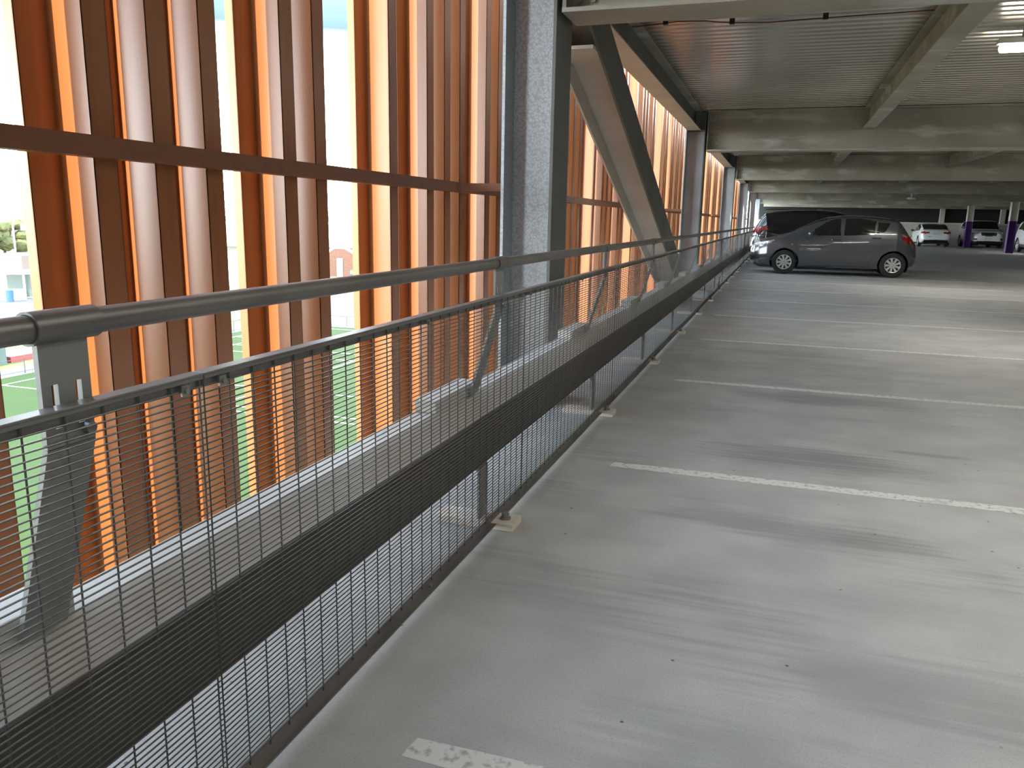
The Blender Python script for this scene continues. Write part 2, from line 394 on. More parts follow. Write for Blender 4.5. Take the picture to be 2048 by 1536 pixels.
while Y < 50:
    for (d, w) in pat: LISTA.append((Y+d, w))
    Y += 2.62
colY = FR
names = ['before the first galvanised column', 'between the first and second columns', 'between the second and third columns', 'between the third and fourth columns', 'between the fourth and fifth columns', 'beyond the fifth column']
for j_ in range(17): LISTA.append((-11.6+0.66*j_, 1))  # unseen battens behind the camera, added to block sunlight
cnt = {}
used = set()
for (a, w) in LISTA:
    bay = -1 if a < 0.3 else sum(1 for c_ in colY if a > c_ + 0.9)
    i = cnt.get(bay, 0); cnt[bay] = i+1
    o = first[bool(w)]
    if bool(w) in used:
        o = o.copy(); col.objects.link(o)
    used.add(bool(w))
    o.location = (-2.2, a, 0)
    kind_ = 'broad-footed' if w else 'narrow-footed'
    if a < 0.3: lab = 'orange folded-steel facade batten on the left behind the camera, unseen and added to block sunlight'
    else: lab = f'{kind_} orange folded-steel facade batten {names[min(bay,5)]}, {ORD[min(i,29)]} there'
    tag(o, lab, 'facade batten', 'orange facade battens')
# girts
for k in range(6):
    a = [0.2] + [f for f in FR]; b = FR + [0]
    y0 = a[k]; y1 = FR[k] if k < 6 else YE
    for (z, nm) in ((1.455, 'just above eye level'), (-1.5, 'below the floor edge'), (4.5, 'above the ceiling')):
        if z != 1.455 and k > 2: continue
        o = MB().box(-2.198, -2.135, y0+0.003, y1-0.003, z-0.034, z+0.034).build('facade_rail', M_['girt'], org=(-2.16, y0, z))
        tag(o, f'dark brown horizontal rail {nm} across the battens, {["before the first column","between first and second columns","between second and third columns","between third and fourth columns","between fourth and fifth columns","between fifth and sixth columns"][k]}', 'facade rail', 'horizontal facade rails')
    # bracket tying the rail back to the column
    o = MB().box(-2.135, -1.772, FR[k]-0.04, FR[k]+0.04, 1.43, 1.48).build('rail_bracket', M_['girt'], org=(-1.772, FR[k], 1.43))
    tag(o, f'small steel bracket tying the brown facade rail to the {["first","second","third","fourth","fifth","sixth"][k]} column', 'bracket', 'facade rail brackets')

# ------------------------------------------------------------------ vehicle barrier, posts, handrail, mesh
PY = [0.93 + 2.05*k for k in range(-1, 29)]
XRL = -1.045
# handrail in long lengths, each ending inside a sleeve
hr_names = ['nearest the camera', 'second from the camera', 'third from the camera', 'fourth from the camera', 'fifth from the camera', 'sixth from the camera', 'farthest']
cuts = [PY[0], PY[1], PY[4], PY[8], PY[12], PY[17], PY[23], PY[29]]
for i in range(7):
    a, b = cuts[i]+0.004, cuts[i+1]-0.004
    o = MB().tube([(XRL, a, 1.0755), (XRL, b, 1.0755)], 0.0215, 20).build('handrail', M_['rail'], smooth=True, org=(XRL, a, 1.0755))
    tag(o, f'round galvanised handrail tube length, {hr_names[i]}', 'handrail', 'handrail tube lengths')
    if i == 1:
        h = MB().tube([(XRL+0.0213, a+0.0, 1.0755), (XRL+0.0218, a+0.0, 1.0755)], 0.004, 8)

def post():
    r = empty('railing_post', (XRL, 0, 0), 0, 'x', 'railing post', 'railing posts')
    # folded flat bar: plumb at the top, leaning outwards to the barrier
    
    t = 0.010
    def seg(mb, p0, p1, y0, y1):
        d = Vector((p1[0]-p0[0], 0, p1[1]-p0[1])); n = Vector((d.z, 0, -d.x)).normalized()*t/2
        vs = []
        for y in (y0, y1):
            for p, s in ((p0, 1), (p1, 1), (p1, -1), (p0, -1)):
                vs.append(Vector((p[0], y, p[1])) + n*s)
        n0 = len(mb.v); mb.v += vs
        for q in ((0, 1, 2, 3), (7, 6, 5, 4), (0, 4, 5, 1), (1, 5, 6, 2), (2, 6, 7, 3), (3, 7, 4, 0)): mb.f.append(tuple(n0+i for i in q))
    mb = MB()
    # slotted upper plate: strips around two slots
    s = [(-0.046, -0.028), (-0.016, 0.016), (0.028, 0.046)]
    seg(mb, (-0.004, 1.056), (-0.004, 0.985), -0.046, 0.046)
    for (a, b) in s: seg(mb, (-0.004, 0.985), (-0.004, 0.915), a, b)
    seg(mb, (-0.004, 0.915), (-0.004, 0.885), -0.046, 0.046)
    seg(mb, (-0.004, 0.885), (-0.108, 0.537), -0.046, 0.046)
    mb.build('bent_plate', M_['galv'], r)
    MB().lathe([(0.0222, -0.06), (0.0262, -0.06), (0.0262, 0.06), (0.0222, 0.06), (0.0222, -0.06)], 20, 'y', (0, 0, 1.0755)).build('sleeve', M_['rail'], r, smooth=True)
    MB().box(-0.047, -0.035, -0.101, -0.009, 0.03, 0.250).box(-0.075, -0.047, -0.101, -0.009, 0.238, 0.2445).build('foot_plate', M_['galv'], r)
    bp = MB().box(-0.225, 0.112, -0.115, 0.005, 0, 0.03).build('base_plate', M_['galv_lightened'], r, bevel=0.002)
    MB().tube([(0.062, -0.055, 0.03), (0.062, -0.055, 0.037)], 0.022, 16).tube([(0.062, -0.055, 0.037), (0.062, -0.055, 0.054)], 0.0155, 6).tube([(0.062, -0.055, 0.054), (0.062, -0.055, 0.062)], 0.009, 10).build('anchor_bolt', M_['bolt'], bp)
    MB().box(-0.205, -0.115, -0.36, 0.075, 0.531, 0.58).build('top_cleat', M_['barrier_lit'], r, bevel=0.004)
    MB().tube([(0.0015, 0.03, 0.905), (0.0125, 0.03, 0.905)], 0.010, 12).build('clamp_bolt', M_['bolt'], r)
    return r
pp = post()
for k, Y in enumerate(PY):
    o = pp if k == 0 else copy_tree(pp)
    o.location = (XRL, Y, 0)
    if k == 0: o['label'] = 'bent galvanised railing post at the near end, beside the camera'
    else: o['label'] = f'bent galvanised railing post bolted to the floor, {ORD[k-1]} in view'

bfront = [(-1.095, 0.245), (-1.095, 0.437), (-1.088, 0.440), (-1.088, 0.449), (-1.100, 0.449), (-1.105, 0.437), (-1.105, 0.255), (-1.250, 0.255), (-1.250, 0.245)]
btop = [(-1.1005, 0.4495), (-1.108, 0.456), (-1.150, 0.515), (-1.168, 0.530), (-1.250, 0.530), (-1.250, 0.2555), (-1.244, 0.2555), (-1.244, 0.522), (-1.172, 0.522), (-1.156, 0.510), (-1.107, 0.4495)]
bl = [PY[0]-0.4, PY[1]-1.2, PY[3]-0.7, PY[5]-0.7, PY[7]-0.7, PY[9]-0.7, PY[12]-0.7, PY[15]-0.7, PY[19]-0.7, PY[24]-0.7, PY[29]+0.3]
for i in range(10):
    a, b = bl[i]+0.002, bl[i+1]-0.002
    o = empty('barrier_beam', (-1.17, a, 0.245), 0, f'wide folded-steel vehicle barrier beam behind the mesh, {ORD[i]} length to the camera', 'vehicle barrier', 'vehicle barrier lengths')
    MB().prism([(x+1.17, z-0.245) for x, z in bfront], 0, b-a).build('front_plate', M_['barrier'], o)  # beam split so front shade and top light get separate colours
    MB().prism([(x+1.17, z-0.245) for x, z in btop], 0, b-a).build('top_plate', M_['barrier_lit'], o)

# welded mesh panels: 76 mm x 12.7 mm openings
XM = -1.022
def panel(Y0, Y1, sag=0.0):
    r = empty('mesh_panel', (XM, Y0, 0), 0, 'x', 'mesh panel', 'welded wire mesh panels')
    L = Y1-Y0
    hw = MB(); q = 0.0017
    z = 0.062; i = 0
    while z < 0.932:
        hw.tube([(0.002, 0.0, z), (0.002, L, z)], q, 6, False)
        z += 0.0127
    hw.build('horizontal_wires', M_['wire'], r, smooth=True)
    vw = MB(); n = int(round(L/0.0762))
    for j in range(n+1):
        y = 0.004 + (L-0.008)*j/n
        vw.tube([(-0.0014, y, 0.045), (-0.0014, y, 0.945)], 0.0018, 6, False)
    vw.build('vertical_wires', M_['wire'], r, smooth=True)
    # top and bottom edge angles
    tr = MB().box(-0.021, 0.010, 0, L, 0.949, 0.953).box(-0.0095, -0.0045, 0, L, 0.924, 0.949).box(-0.0045, 0.006, 0, L, 0.940, 0.949).build('top_angle', M_['rail'], r, bevel=0.001)
    MB().box(-0.006, 0.020, 0, L, 0.022, 0.027).box(-0.008, -0.003, 0, L, 0.027, 0.058).build('bottom_angle', M_['rail'], r)
    for y in (0.05, L*0.5, L-0.05):
        MB().box(0.004, 0.008, y-0.010, y+0.010, 0.918, 0.938).tube([(0.008, y, 0.928), (0.013, y, 0.928)], 0.006, 8).build('clip', M_['bolt'], r)
        MB().tube([(0.006, y, 0.045), (0.016, y, 0.045)], 0.007, 8).build('clip', M_['bolt'], r)
    return r
pr = panel(0, 2.046)
for k in range(28):
    y0 = 1.211 - 2.05*1 + 2.05*k
    o = pr if k == 0 else copy_tree(pr)
    o.location = (XM, y0, 0)
    o['label'] = f'dark steel welded mesh infill panel under the handrail, {ORD[k]} to the camera'

# ------------------------------------------------------------------ light fittings, cable, ceiling disc
AREA_W = 22
def fitting(loc, label, area=True):
    r = empty('tube_light', loc, 0, label, 'ceiling light', 'ceiling tube lights')
    MB().box(-0.62, 0.62, -0.05, 0.05, 0.04, 0.09).build('housing', M_['white_plastic'], r, bevel=0.006)
    prof = []
    MB().tube([(-0.60, 0, 0.0), (-0.585, 0, 0), (0.585, 0, 0), (0.60, 0, 0)], [0.02, 0.042, 0.042, 0.02], 16).build('diffuser', M_['light_on'], r, smooth=True)
    if area:
        ld = bpy.data.lights.new('tube_fill', 'AREA'); ld.shape = 'RECTANGLE'; ld.size = 1.15; ld.size_y = 0.12; ld.spread = math.radians(150); ld.energy = AREA_W; ld.color = (1.0, 0.955, 0.875)  # downward fill added under each tube: lifts the floor, spares the battens
        lo = bpy.data.objects.new('tube_fill', ld); col.objects.link(lo); lo.parent = r; lo.location = (0, 0, -0.05)
    for s in (-0.4, 0.4):
        MB().box(s-0.01, s+0.01, -0.01, 0.01, 0.09, 0.21).build('hanger', M_['galv'], r)
    return r
fitting((2.52, 9.5, 3.0), 'lit white tube light under the ribbed ceiling at the top right', area=True)
lights = [(1.6, -6.5), (1.6, -1.5), (1.6, 3.2), (6.6, -4.0), (6.6, 1.0), (6.6, 7.0), (8.0, 13.2), (6.8, 18.0), (3.0, 17.4), (8.8, 24.0), (12.5, 46.0)]  # added fittings, all out of view, to brighten the floor
wl = ['at the back of the aisle', 'over the aisle behind the camera', 'overhead near the camera', 'well to the right and behind the camera', 'well to the right, abreast of the camera',
      'well to the right, before the visible tube light', 'far right, just before the second column', 'right of the picture, just past the second column', 'above the aisle behind the second main beam', 'right of the picture in the third bay', 'at far right above the white cars']
for (x, y), w in zip(lights, wl):
    fitting((x, y, 3.0), f'added unseen tube light to brighten the floor, {w}')

dz = empty('ceiling_disc', (5.16, 38.0, 2.36), 0, 'white round disc fitting hanging on a short stem from the ceiling', 'ceiling fitting')
MB().lathe([(0.0, 0.0), (0.14, 0.0), (0.175, 0.02), (0.175, 0.05), (0.13, 0.075), (0.0, 0.08)], 24, 'z').build('disc', M_['white_plastic'], dz, smooth=True)
MB().tube([(0, 0, 0.07), (0, 0, 0.84)], 0.025, 10).build('stem', M_['white_plastic'], dz, smooth=True)

cb = empty('ceiling_cable', (-1.27, 8.5, 3.17), 0, 'thin dark red cable clipped along the underside of the ribbed ceiling', 'cable')
cp = [(-1.6, 8.50), (-1.27, 8.43), (-1.13, 8.38), (-0.87, 8.42), (-0.62, 8.56), (-0.27, 8.62), (0.24, 8.57), (0.7, 8.53), (1.16, 8.50)]
MB().tube([(x+1.27, y-8.5, 0) for x, y in cp], 0.006, 6).build('cable_sheath', M_['redwire'], cb, smooth=True)
for (x, y) in ((-1.25, 8.43), (-0.62, 8.56), (0.24, 8.57)):
    MB().box(x+1.27-0.025, x+1.27+0.025, y-8.5-0.02, y-8.5+0.02, -0.012, 0.036).build('clip', M_['black'], cb)

# ------------------------------------------------------------------ purple columns
for (x, y, lab) in ((10.95, 46.0, 'interior column painted purple below and cream above, the nearer one on the right'), (10.9, FR[5], 'interior column painted purple below and cream above, the farther one')):
    r = empty('purple_column', (x, y, 0), 0, lab, 'column', 'purple-footed columns')
    def hsec(z0, z1, e=0.0):
        return MB().box(-0.17-e, -0.15+e, -0.17-e, 0.17+e, z0, z1).box(0.15-e, 0.17+e, -0.17-e, 0.17+e, z0, z1).box(-0.15, 0.15, -0.01-e, 0.01+e, z0, z1)
    hsec(0, 1.58, 0.001).build('painted_base', M_['purple'], r)
    hsec(1.58, 2.5 if y == FR[5] else 3.2).build('upper_shaft', M_['creamcol'], r)
for x, w in ((10.3, 'left'), (13.9, 'right')):
    o = MB().box(x-0.14, x+0.14, YE-0.12, YE+0.2, 1.5, 2.42).build('wall_pier', M_['creamcol'], org=(x, YE, 1.5))
    tag(o, f'cream pier between the dark openings of the end wall, {w} one', 'pier', 'end wall piers')

# ------------------------------------------------------------------ cars
def interp(tab, x):
    if x <= tab[0][0]: return tab[0][1]
    for (a, b), (c, d) in zip(tab, tab[1:]):
        if x <= c:
            t = (x-a)/(c-a) if c > a else 0
            return b+(d-b)*t
    return tab[-1][1]
def inpoly(x, z, poly):
    c = False; j = len(poly)-1
    for i in range(len(poly)):
        xi, zi = poly[i]; xj, zj = poly[j]
        if (zi > z) != (zj > z) and x < (xj-xi)*(z-zi)/(zj-zi)+xi: c = not c
        j = i
    return c
def cross_x(poly, x):
    return 0
TOPP = [(0.95, 0.0), (0.935, 0.12), (0.915, 0.26), (0.893, 0.40), (0.87, 0.54), (0.845, 0.68), (0.815, 0.80), (0.77, 0.89), (0.71, 0.94), (0.62, 0.968), (0.5, 0.984), (0.36, 0.993), (0.2, 0.998), (0.0, 1.0)]
TOPP = [p for a, b in zip(TOPP, TOPP[1:]) for p in (a, ((a[0]+b[0])/2, (a[1]+b[1])/2))] + [TOPP[-1]]
def car(name, label, paint, S, loc, rz, group=None):
    """S: L,W, top[], belt[], bot[], plan[], wheels, wr, arch, side_glass polys, screen (x0,x1), rear (x0,x1), extras"""
    root = empty(name, loc, rz, label, 'car', group)
    L, W = S['L'], S['W']/2
    nx = S.get('nx', 190)
    xs = [L*(0.5-0.5*math.cos(PI*(0.04+0.92*i/nx))) for i in range(nx+1)]
    xs = [L*(i/nx) for i in range(nx+1)]
    rows = []
    NS = 22
    for x in xs:
        w = W*interp(S['plan'], x); zt = interp(S['top'], x); zbt = min(interp(S['belt'], x), zt-0.02); zb = interp(S['bot'], x)
        sec = [(0.0, zb+0.02), (w*0.5, zb+0.01), (w*0.88, zb)]
        for i in range(NS+1):
            t = i/NS
            f = interp([(0, .945), (.1, .975), (.3, .995), (.5, 1.0), (.62, .993), (.72, .99), (.85, .978), (1, .95)], t)
            sec.append((w*f, zb+0.015+(zbt-zb-0.015)*t))
        for (yn, zn) in TOPP[1:]:
            sec.append((w*yn, zbt+(zt-zbt)*zn))
        rows.append(sec)
    K = len(rows[0])
    V = []
    for side in (1, -1):
        for i, x in enumerate(xs):
            for (yy, zz) in rows[i]: V.append([x, side*yy, zz])
    # snap to wheel arches
    for v in V:
        if abs(v[1]) > W*0.6:
            for (wx, wz) in S['wheels']:
                d = math.hypot(v[0]-wx, v[2]-wz)
                if abs(d-S['arch']) < 0.022 and d > 0 and v[2] > wz-0.1:
                    k = S['arch']/d; v[0] = wx+(v[0]-wx)*k; v[2] = wz+(v[2]-wz)*k
    groups = {}
    n1 = (nx+1)*K
    for s in (0, 1):
        for i in range(nx):
            for k in range(K-1):
                a = s*n1+i*K+k
                q = (a, a+1, a+K+1, a+K) if s == 0 else (a, a+K, a+K+1, a+1)
                cx = sum(V[j][0] for j in q)/4; cy = sum(V[j][1] for j in q)/4; cz = sum(V[j][2] for j in q)/4
                hole = False
                if k <= NS+4:
                    for (wx, wz) in S['wheels']:
                        if math.hypot(cx-wx, cz-wz) < S['arch']-0.004 and (abs(cy) > W*0.45): hole = True
                if hole: continue
                g = 'body_shell'
                if k >= NS+2:
                    for pl in S['side_glass']:
                        if inpoly(cx, cz, pl) and k < NS+2+17: g = f'side_window|{s}{S["side_glass"].index(pl)}'
                    zt = interp(S['top'], cx); zbt = interp(S['belt'], cx)
                    if k >= NS+2+13 and zt-zbt > 0.05:
                        x0, x1 = S['screen']
                        if x0 < cx < x1 and abs(cy) < W*0.80: g = 'windscreen'
                        x0, x1 = S['rear']
                        if x0 < cx < x1 and abs(cy) < W*0.76: g = 'rear_window'
                for (nm, fn) in S.get('zones', []):
                    if fn(cx, abs(cy), cz): g = nm + (f'|{s}' if 'light' in nm or 'fog' in nm else '')
                groups.setdefault(g, []).append(q)
    # close nose and tail
    for s in (0,):
        for i in (0, nx):
            ring = [i*K+k for k in range(K)] + [n1+i*K+k for k in reversed(range(K))]
            groups['body_shell'].append(tuple(ring))
    mats = {'body_shell': paint, 'side_window': M_['glass'], 'windscreen': M_['glass'], 'rear_window': M_['glass'], 'tail_light': M_['taillight'], 'head_light': M_['headlight'],
            'lower_trim': M_['black'], 'grille': M_['black'], 'fog_recess': M_['black']}
    shell = None
    for g, fs in groups.items():
        g = g.split('|')[0]
        used = sorted({j for q in fs for j in q}); mp = {j: n for n, j in enumerate(used)}
        mb = MB(); mb.v = [Vector(V[j]) for j in used]; mb.f = [tuple(mp[j] for j in q) for q in fs]
        o = mb.build(g, mats[g], root, smooth=True)
        if g in ('tail_light', 'head_light'): o['label'] = 'red tail light lenses' if g == 'tail_light' else 'clear headlight lenses'
    # wheel housings + wheels
    for (wx, wz) in S['wheels']:
        for s in (1, -1):
            yo = s*(W*interp(S['plan'], wx)-0.005)
            hb = MB(); seg = 20; R = S['arch']
            for q in range(seg+1):
                t = -0.5+ (PI+1.0)*q/seg
                for yy in (yo*0.985, s*W*0.45):
                    hb.v.append(Vector((wx+R*math.cos(t), yy, max(wz+R*math.sin(t), 0.12))))
            for q in range(seg): hb.f.append((2*q, 2*q+1, 2*q+3, 2*q+2))
            hb.build('wheel_housing', M_['black'], root)
            wr = S['wr']; yc = s*(W-0.115)
            wh = empty('wheel', (wx, yc, wr), 0 if s > 0 else PI); wh.parent = root
            hw = 0.095
            rim = wr*0.66
            MB().lathe([(rim, -hw), (wr-0.035, -hw), (wr-0.008, -hw*0.8), (wr, -hw*0.45), (wr, hw*0.45), (wr-0.008, hw*0.8), (wr-0.035, hw), (rim, hw), (rim-0.012, hw*0.8), (rim-0.012, -hw)], 40).build('tyre', M_['rubber'], wh, smooth=True)
            MB().lathe([(0.0, hw*0.25), (rim-0.012, hw*0.25)], 32).build('brake_backing', M_['black'], wh)
            sp = MB()
            ns = S.get('spokes', 8)
            sp.lathe([(rim-0.014, hw*0.45), (rim-0.014, hw*0.98), (rim-0.034, hw*0.92), (rim-0.034, hw*0.45)], 40)
            for q in range(ns):
                t = 2*PI*q/ns+0.2
                Rr = Matrix.Rotation(t, 3, 'Y')
                wv = [(-0.022, hw*0.45, 0.03), (0.022, hw*0.45, 0.03), (0.034, hw*0.5, rim-0.03), (-0.034, hw*0.5, rim-0.03),
                      (-0.018, hw*0.8, 0.03), (0.018, hw*0.8, 0.03), (0.028, hw*0.88, rim-0.03), (-0.028, hw*0.88, rim-0.03)]
                n0 = len(sp.v); sp.v += [Rr @ Vector(v) for v in wv]
                for ff in ((0, 1, 2, 3), (4, 7, 6, 5), (0, 4, 5, 1), (1, 5, 6, 2), (2, 6, 7, 3), (3, 7, 4, 0)): sp.f.append(tuple(n0+j for j in ff))
            sp.lathe([(0.0, hw*0.86), (0.03, hw*0.86), (0.042, hw*0.74), (0.042, hw*0.4)], 16)
            sp.build('wheel_cover', M_['alloy'], wh, smooth=False)
    # underbody
    MB().box(0.35, L-0.3, -W*0.7, W*0.7, S['clear']+0.02, S['clear']+0.12).build('underbody', M_['black'], root)
    # door seams + handles + mirror on both sides
    def side_y(x, z):
        w = W*interp(S['plan'], x); zt = interp(S['top'], x); zbt = min(interp(S['belt'], x), zt-0.02); zb = interp(S['bot'], x)
        if z <= zbt:
            t = (z-zb-0.015)/(zbt-zb-0.015)
            return w*interp([(0, .945), (.1, .975), (.3, .995), (.5, 1.0), (.62, .993), (.72, .99), (.85, .978), (1, .95)], t)
        zn = (z-zbt)/(zt-zbt); tb = [(q, p) for p, q in TOPP]
        return w*interp(tb, zn)
    for s in (1, -1):
        for ln in S.get('seams', []):
            pts = []
            for (p, q) in zip(ln, ln[1:]):
                for t in range(8):
                    x = p[0]+(q[0]-p[0])*t/8; z = p[1]+(q[1]-p[1])*t/8
                    pts.append((x, s*(side_y(x, z)-0.0005), z))
            x, z = ln[-1]; pts.append((x, s*(side_y(x, z)-0.0005), z))
            MB().tube(pts, 0.0035, 5).build('door_seam', M_['black'], root)
        for (x, z) in S.get('handles', []):
            yy = s*(side_y(x, z)+0.012)
            MB().tube([(x-0.10, yy-s*0.012, z), (x-0.08, yy+s*0.012, z), (x+0.08, yy+s*0.012, z), (x+0.10, yy-s*0.012, z)], [0.012, 0.016, 0.016, 0.012], 8).build('door_handle', paint, root, smooth=True)
        if 'mirror' in S:
            x, z = S['mirror']; yy = side_y(x, z-0.06)
            MB().tube([(x+0.03, s*(yy-0.03), z-0.05), (x+0.01, s*(yy+0.05), z-0.02), (x, s*(yy+0.08), z), (x, s*(yy+0.19), z+0.005), (x+0.01, s*(yy+0.21), z)], [0.02, 0.03, 0.062, 0.058, 0.03], 12).build('wing_mirror', S.get('mirror_mat', paint), root, smooth=True)
    return root, side_y

def quadzone(poly): return lambda x, y, z: inpoly(x, z, poly)
# -- grey hatchback, side-on
hL = 3.9
HB = dict(L=hL, W=1.70, clear=0.15,
    top=[(0, .60), (.03, .70), (.10, .78), (.22, .83), (.45, .90), (.75, .99), (.95, 1.045), (1.25, 1.21), (1.55, 1.355), (1.8, 1.43), (2.1, 1.475), (2.45, 1.485), (2.85, 1.465), (3.15, 1.435), (3.38, 1.40), (3.46, 1.33), (3.58, 1.17), (3.68, 1.02), (3.76, .93), (3.84, .84), (3.88, .70), (3.9, .6)],
    belt=[(0, .58), (.1, .70), (.45, .82), (.95, .94), (1.5, .965), (2.3, .99), (3.0, 1.03), (3.5, 1.05), (3.68, .98), (3.9, .55)],
    bot=[(0, .34), (.05, .22), (.25, .17), (.9, .19), (1.3, .165), (3.0, .185), (3.6, .22), (3.82, .28), (3.9, .38)],
    plan=[(0, .52), (.03, .64), (.10, .76), (.22, .86), (.42, .94), (.8, .985), (1.2, 1.0), (3.0, 1.0), (3.4, .975), (3.62, .92), (3.78, .83), (3.86, .72), (3.9, .6)],
    wheels=[(.845, .30), (3.355, .30)], wr=.30, arch=.345, spokes=9,
    side_glass=[[(1.43, .975), (1.52, 1.13), (1.75, 1.29), (1.98, 1.385), (2.1, 1.40), (2.12, .995)], [(2.19, .995), (2.21, 1.405), (2.6, 1.395), (2.90, 1.345), (2.88, 1.03)], [(2.93, 1.05), (2.95, 1.33), (3.22, 1.29), (3.12, 1.10)]],
    screen=(1.0, 1.78), rear=(3.42, 3.68),
    zones=[('tail_light', lambda x, y, z: inpoly(x, z, [(3.46, .97), (3.70, 1.0), (3.84, .94), (3.87, .80), (3.68, .82), (3.55, .88)]) and y > .5),
           ('head_light', lambda x, y, z: inpoly(x, z, [(.04, .60), (.10, .74), (.30, .81), (.58, .84), (.50, .78), (.30, .70), (.18, .64)]) and y > .38),
           ('fog_recess', lambda x, y, z: x < .16 and .34 < z < .5 and y > .42),
           ('grille', lambda x, y, z: x < .05 and .36 < z < .58 and y < .42),
           ('lower_trim', lambda x, y, z: z < .205)],
    seams=[[(1.17, .93), (1.13, .75), (1.16, .45), (1.27, .26), (1.55, .235), (2.2, .24), (2.19, .6), (2.17, .99)], [(2.19, .24), (2.80, .25), (2.88, .42), (3.02, .66), (3.06, .85), (3.02, 1.02)], [(1.5, 1.12), (1.52, 1.0)]],
    handles=[(2.02, .875), (2.93, .945)], mirror=(1.42, 1.01), nx=270)
root, sy = car('hatchback_car', 'dark grey metallic hatchback parked side-on, nose to the railing', M_['grey_car'], HB, (-0.70, 22.13, 0), 0)
# small details
MB().box(0.98, 1.03, -0.853, -0.846, .74, .755).build('side_repeater', M_['headlight'], root)
MB().box(3.25, 3.50, -.55, .55, 1.395, 1.415).build('rear_spoiler', M_['black'], root)
MB().tube([(0.95, -.2, 1.06), (1.2, .1, 1.19)], .008, 6).build('wiper', M_['black'], root)

# -- black SUV behind it, tail to the railing
SV = dict(L=4.7, W=1.88, clear=0.2,
    top=[(0, .7), (.05, .86), (.2, .95), (.6, 1.02), (1.15, 1.10), (1.55, 1.33), (1.95, 1.54), (2.3, 1.625), (2.9, 1.66), (3.5, 1.645), (4.0, 1.60), (4.25, 1.555), (4.38, 1.42), (4.5, 1.22), (4.60, 1.08), (4.66, .9), (4.7, .7)],
    belt=[(0, .66), (.2, .86), (1.15, 1.03), (2.5, 1.07), (3.6, 1.14), (4.2, 1.2), (4.5, 1.12), (4.7, .66)],
    bot=[(0, .4), (.1, .26), (.9, .24), (4.0, .25), (4.55, .32), (4.7, .45)],
    plan=[(0, .55), (.08, .74), (.3, .9), (.7, .98), (1.2, 1), (3.7, 1), (4.2, .965), (4.5, .9), (4.64, .8), (4.7, .66)],
    wheels=[(.92, .36), (3.65, .36)], wr=.36, arch=.41, spokes=5,
    side_glass=[[(1.55, 1.06), (1.95, 1.44), (2.3, 1.55), (2.35, 1.09)], [(2.42, 1.09), (2.42, 1.56), (3.2, 1.56), (3.25, 1.15)], [(3.32, 1.18), (3.3, 1.55), (3.85, 1.5), (4.05, 1.3)]],
    screen=(1.2, 2.1), rear=(4.28, 4.52),
    zones=[('tail_light', lambda x, y, z: inpoly(x, z, [(4.12, 1.11), (4.3, 1.17), (4.62, 1.13), (4.68, .97), (4.5, .97), (4.3, 1.06)]) and y > .35), ('lower_trim', lambda x, y, z: z < .36)],
    seams=[[(1.4, 1.04), (1.4, .5), (2.38, .42), (2.38, 1.08)], [(2.4, .42), (3.15, .44), (3.3, .7), (3.3, 1.1)]], handles=[(2.2, .98), (3.1, 1.02)], mirror=(1.65, 1.1), nx=150)
q_ = 0.925
for k_ in ('top', 'belt', 'bot', 'plan'): SV[k_] = [(a*q_, b) for a, b in SV[k_]]
SV['L'] = 4.7*q_; SV['wheels'] = [(a*q_, b) for a, b in SV['wheels']]; SV['side_glass'] = [[(a*q_, b) for a, b in pl] for pl in SV['side_glass']]
SV['seams'] = [[(a*q_, b) for a, b in pl] for pl in SV['seams']]; SV['handles'] = [(a*q_, b) for a, b in SV['handles']]; SV['screen'] = (1.1, 1.94); SV['rear'] = (3.96, 4.18)
SV['zones'] = [('tail_light', lambda x, y, z: inpoly(x/q_, z, [(4.12, 1.11), (4.3, 1.17), (4.62, 1.13), (4.68, .97), (4.5, .97), (4.3, 1.06)]) and y > .35), ('lower_trim', lambda x, y, z: z < .36)]
root, sy = car('suv_car', 'black SUV parked behind the grey hatchback, tail to the railing', M_['black_car'], SV, (3.52, 24.75, 0), PI)
MB().tube([(2.2, .70, 1.655), (2.3, .70, 1.685), (3.9, .70, 1.645), (4.0, .70, 1.615)], .014, 8).tube([(2.2, -.70, 1.655), (2.3, -.70, 1.685), (3.9, -.70, 1.645), (4.0, -.70, 1.615)], .014, 8).build('roof_rails', M_['chrome'], root, smooth=True)

# -- white sedan seen from behind
SD = dict(L=4.55, W=1.80, clear=0.15,
    top=[(0, .6), (.05, .72), (.3, .80), (1.1, .95), (1.5, 1.15), (1.95, 1.36), (2.3, 1.42), (2.8, 1.43), (3.3, 1.37), (3.75, 1.2), (4.05, 1.06), (4.35, 1.04), (4.44, .98), (4.52, .8), (4.55, .6)],
    belt=[(0, .56), (.3, .74), (1.2, .9), (3.0, .95), (4.2, .98), (4.42, .92), (4.55, .56)],
    bot=[(0, .34), (.1, .2), (4.3, .24), (4.5, .34), (4.55, .42)],
    plan=[(0, .5), (.1, .76), (.4, .93), (.9, 1), (3.6, 1), (4.1, .97), (4.38, .92), (4.5, .86), (4.55, .76)],
    wheels=[(.9, .32), (3.6, .32)], wr=.32, arch=.365, spokes=5,
    side_glass=[[(1.6, .93), (2.0, 1.26), (2.4, 1.35), (2.4, .96)], [(2.45, .96), (2.45, 1.35), (2.9, 1.35), (3.5, 1.2), (3.6, 1.0)]],
    screen=(1.2, 2.0), rear=(3.22, 4.0),
    zones=[('tail_light', lambda x, y, z: x > 4.2 and .80 < z < .93 and y > .40), ('lower_trim', lambda x, y, z: (x > 4.3 and z < .42 and y < .66) or z < .2)],
    mirror=(1.75, .98), mirror_mat=M_['black'], nx=110)
root, sy = car('sedan_car', 'white sedan seen from behind at the far wall, left of the purple columns', M_['white_car'], SD, (9.22, 60.2, 0), -PI/2)
MB().box(4.545, 4.56, -.19, .19, .74, .86).build('number_plate', M_['plate'], root)
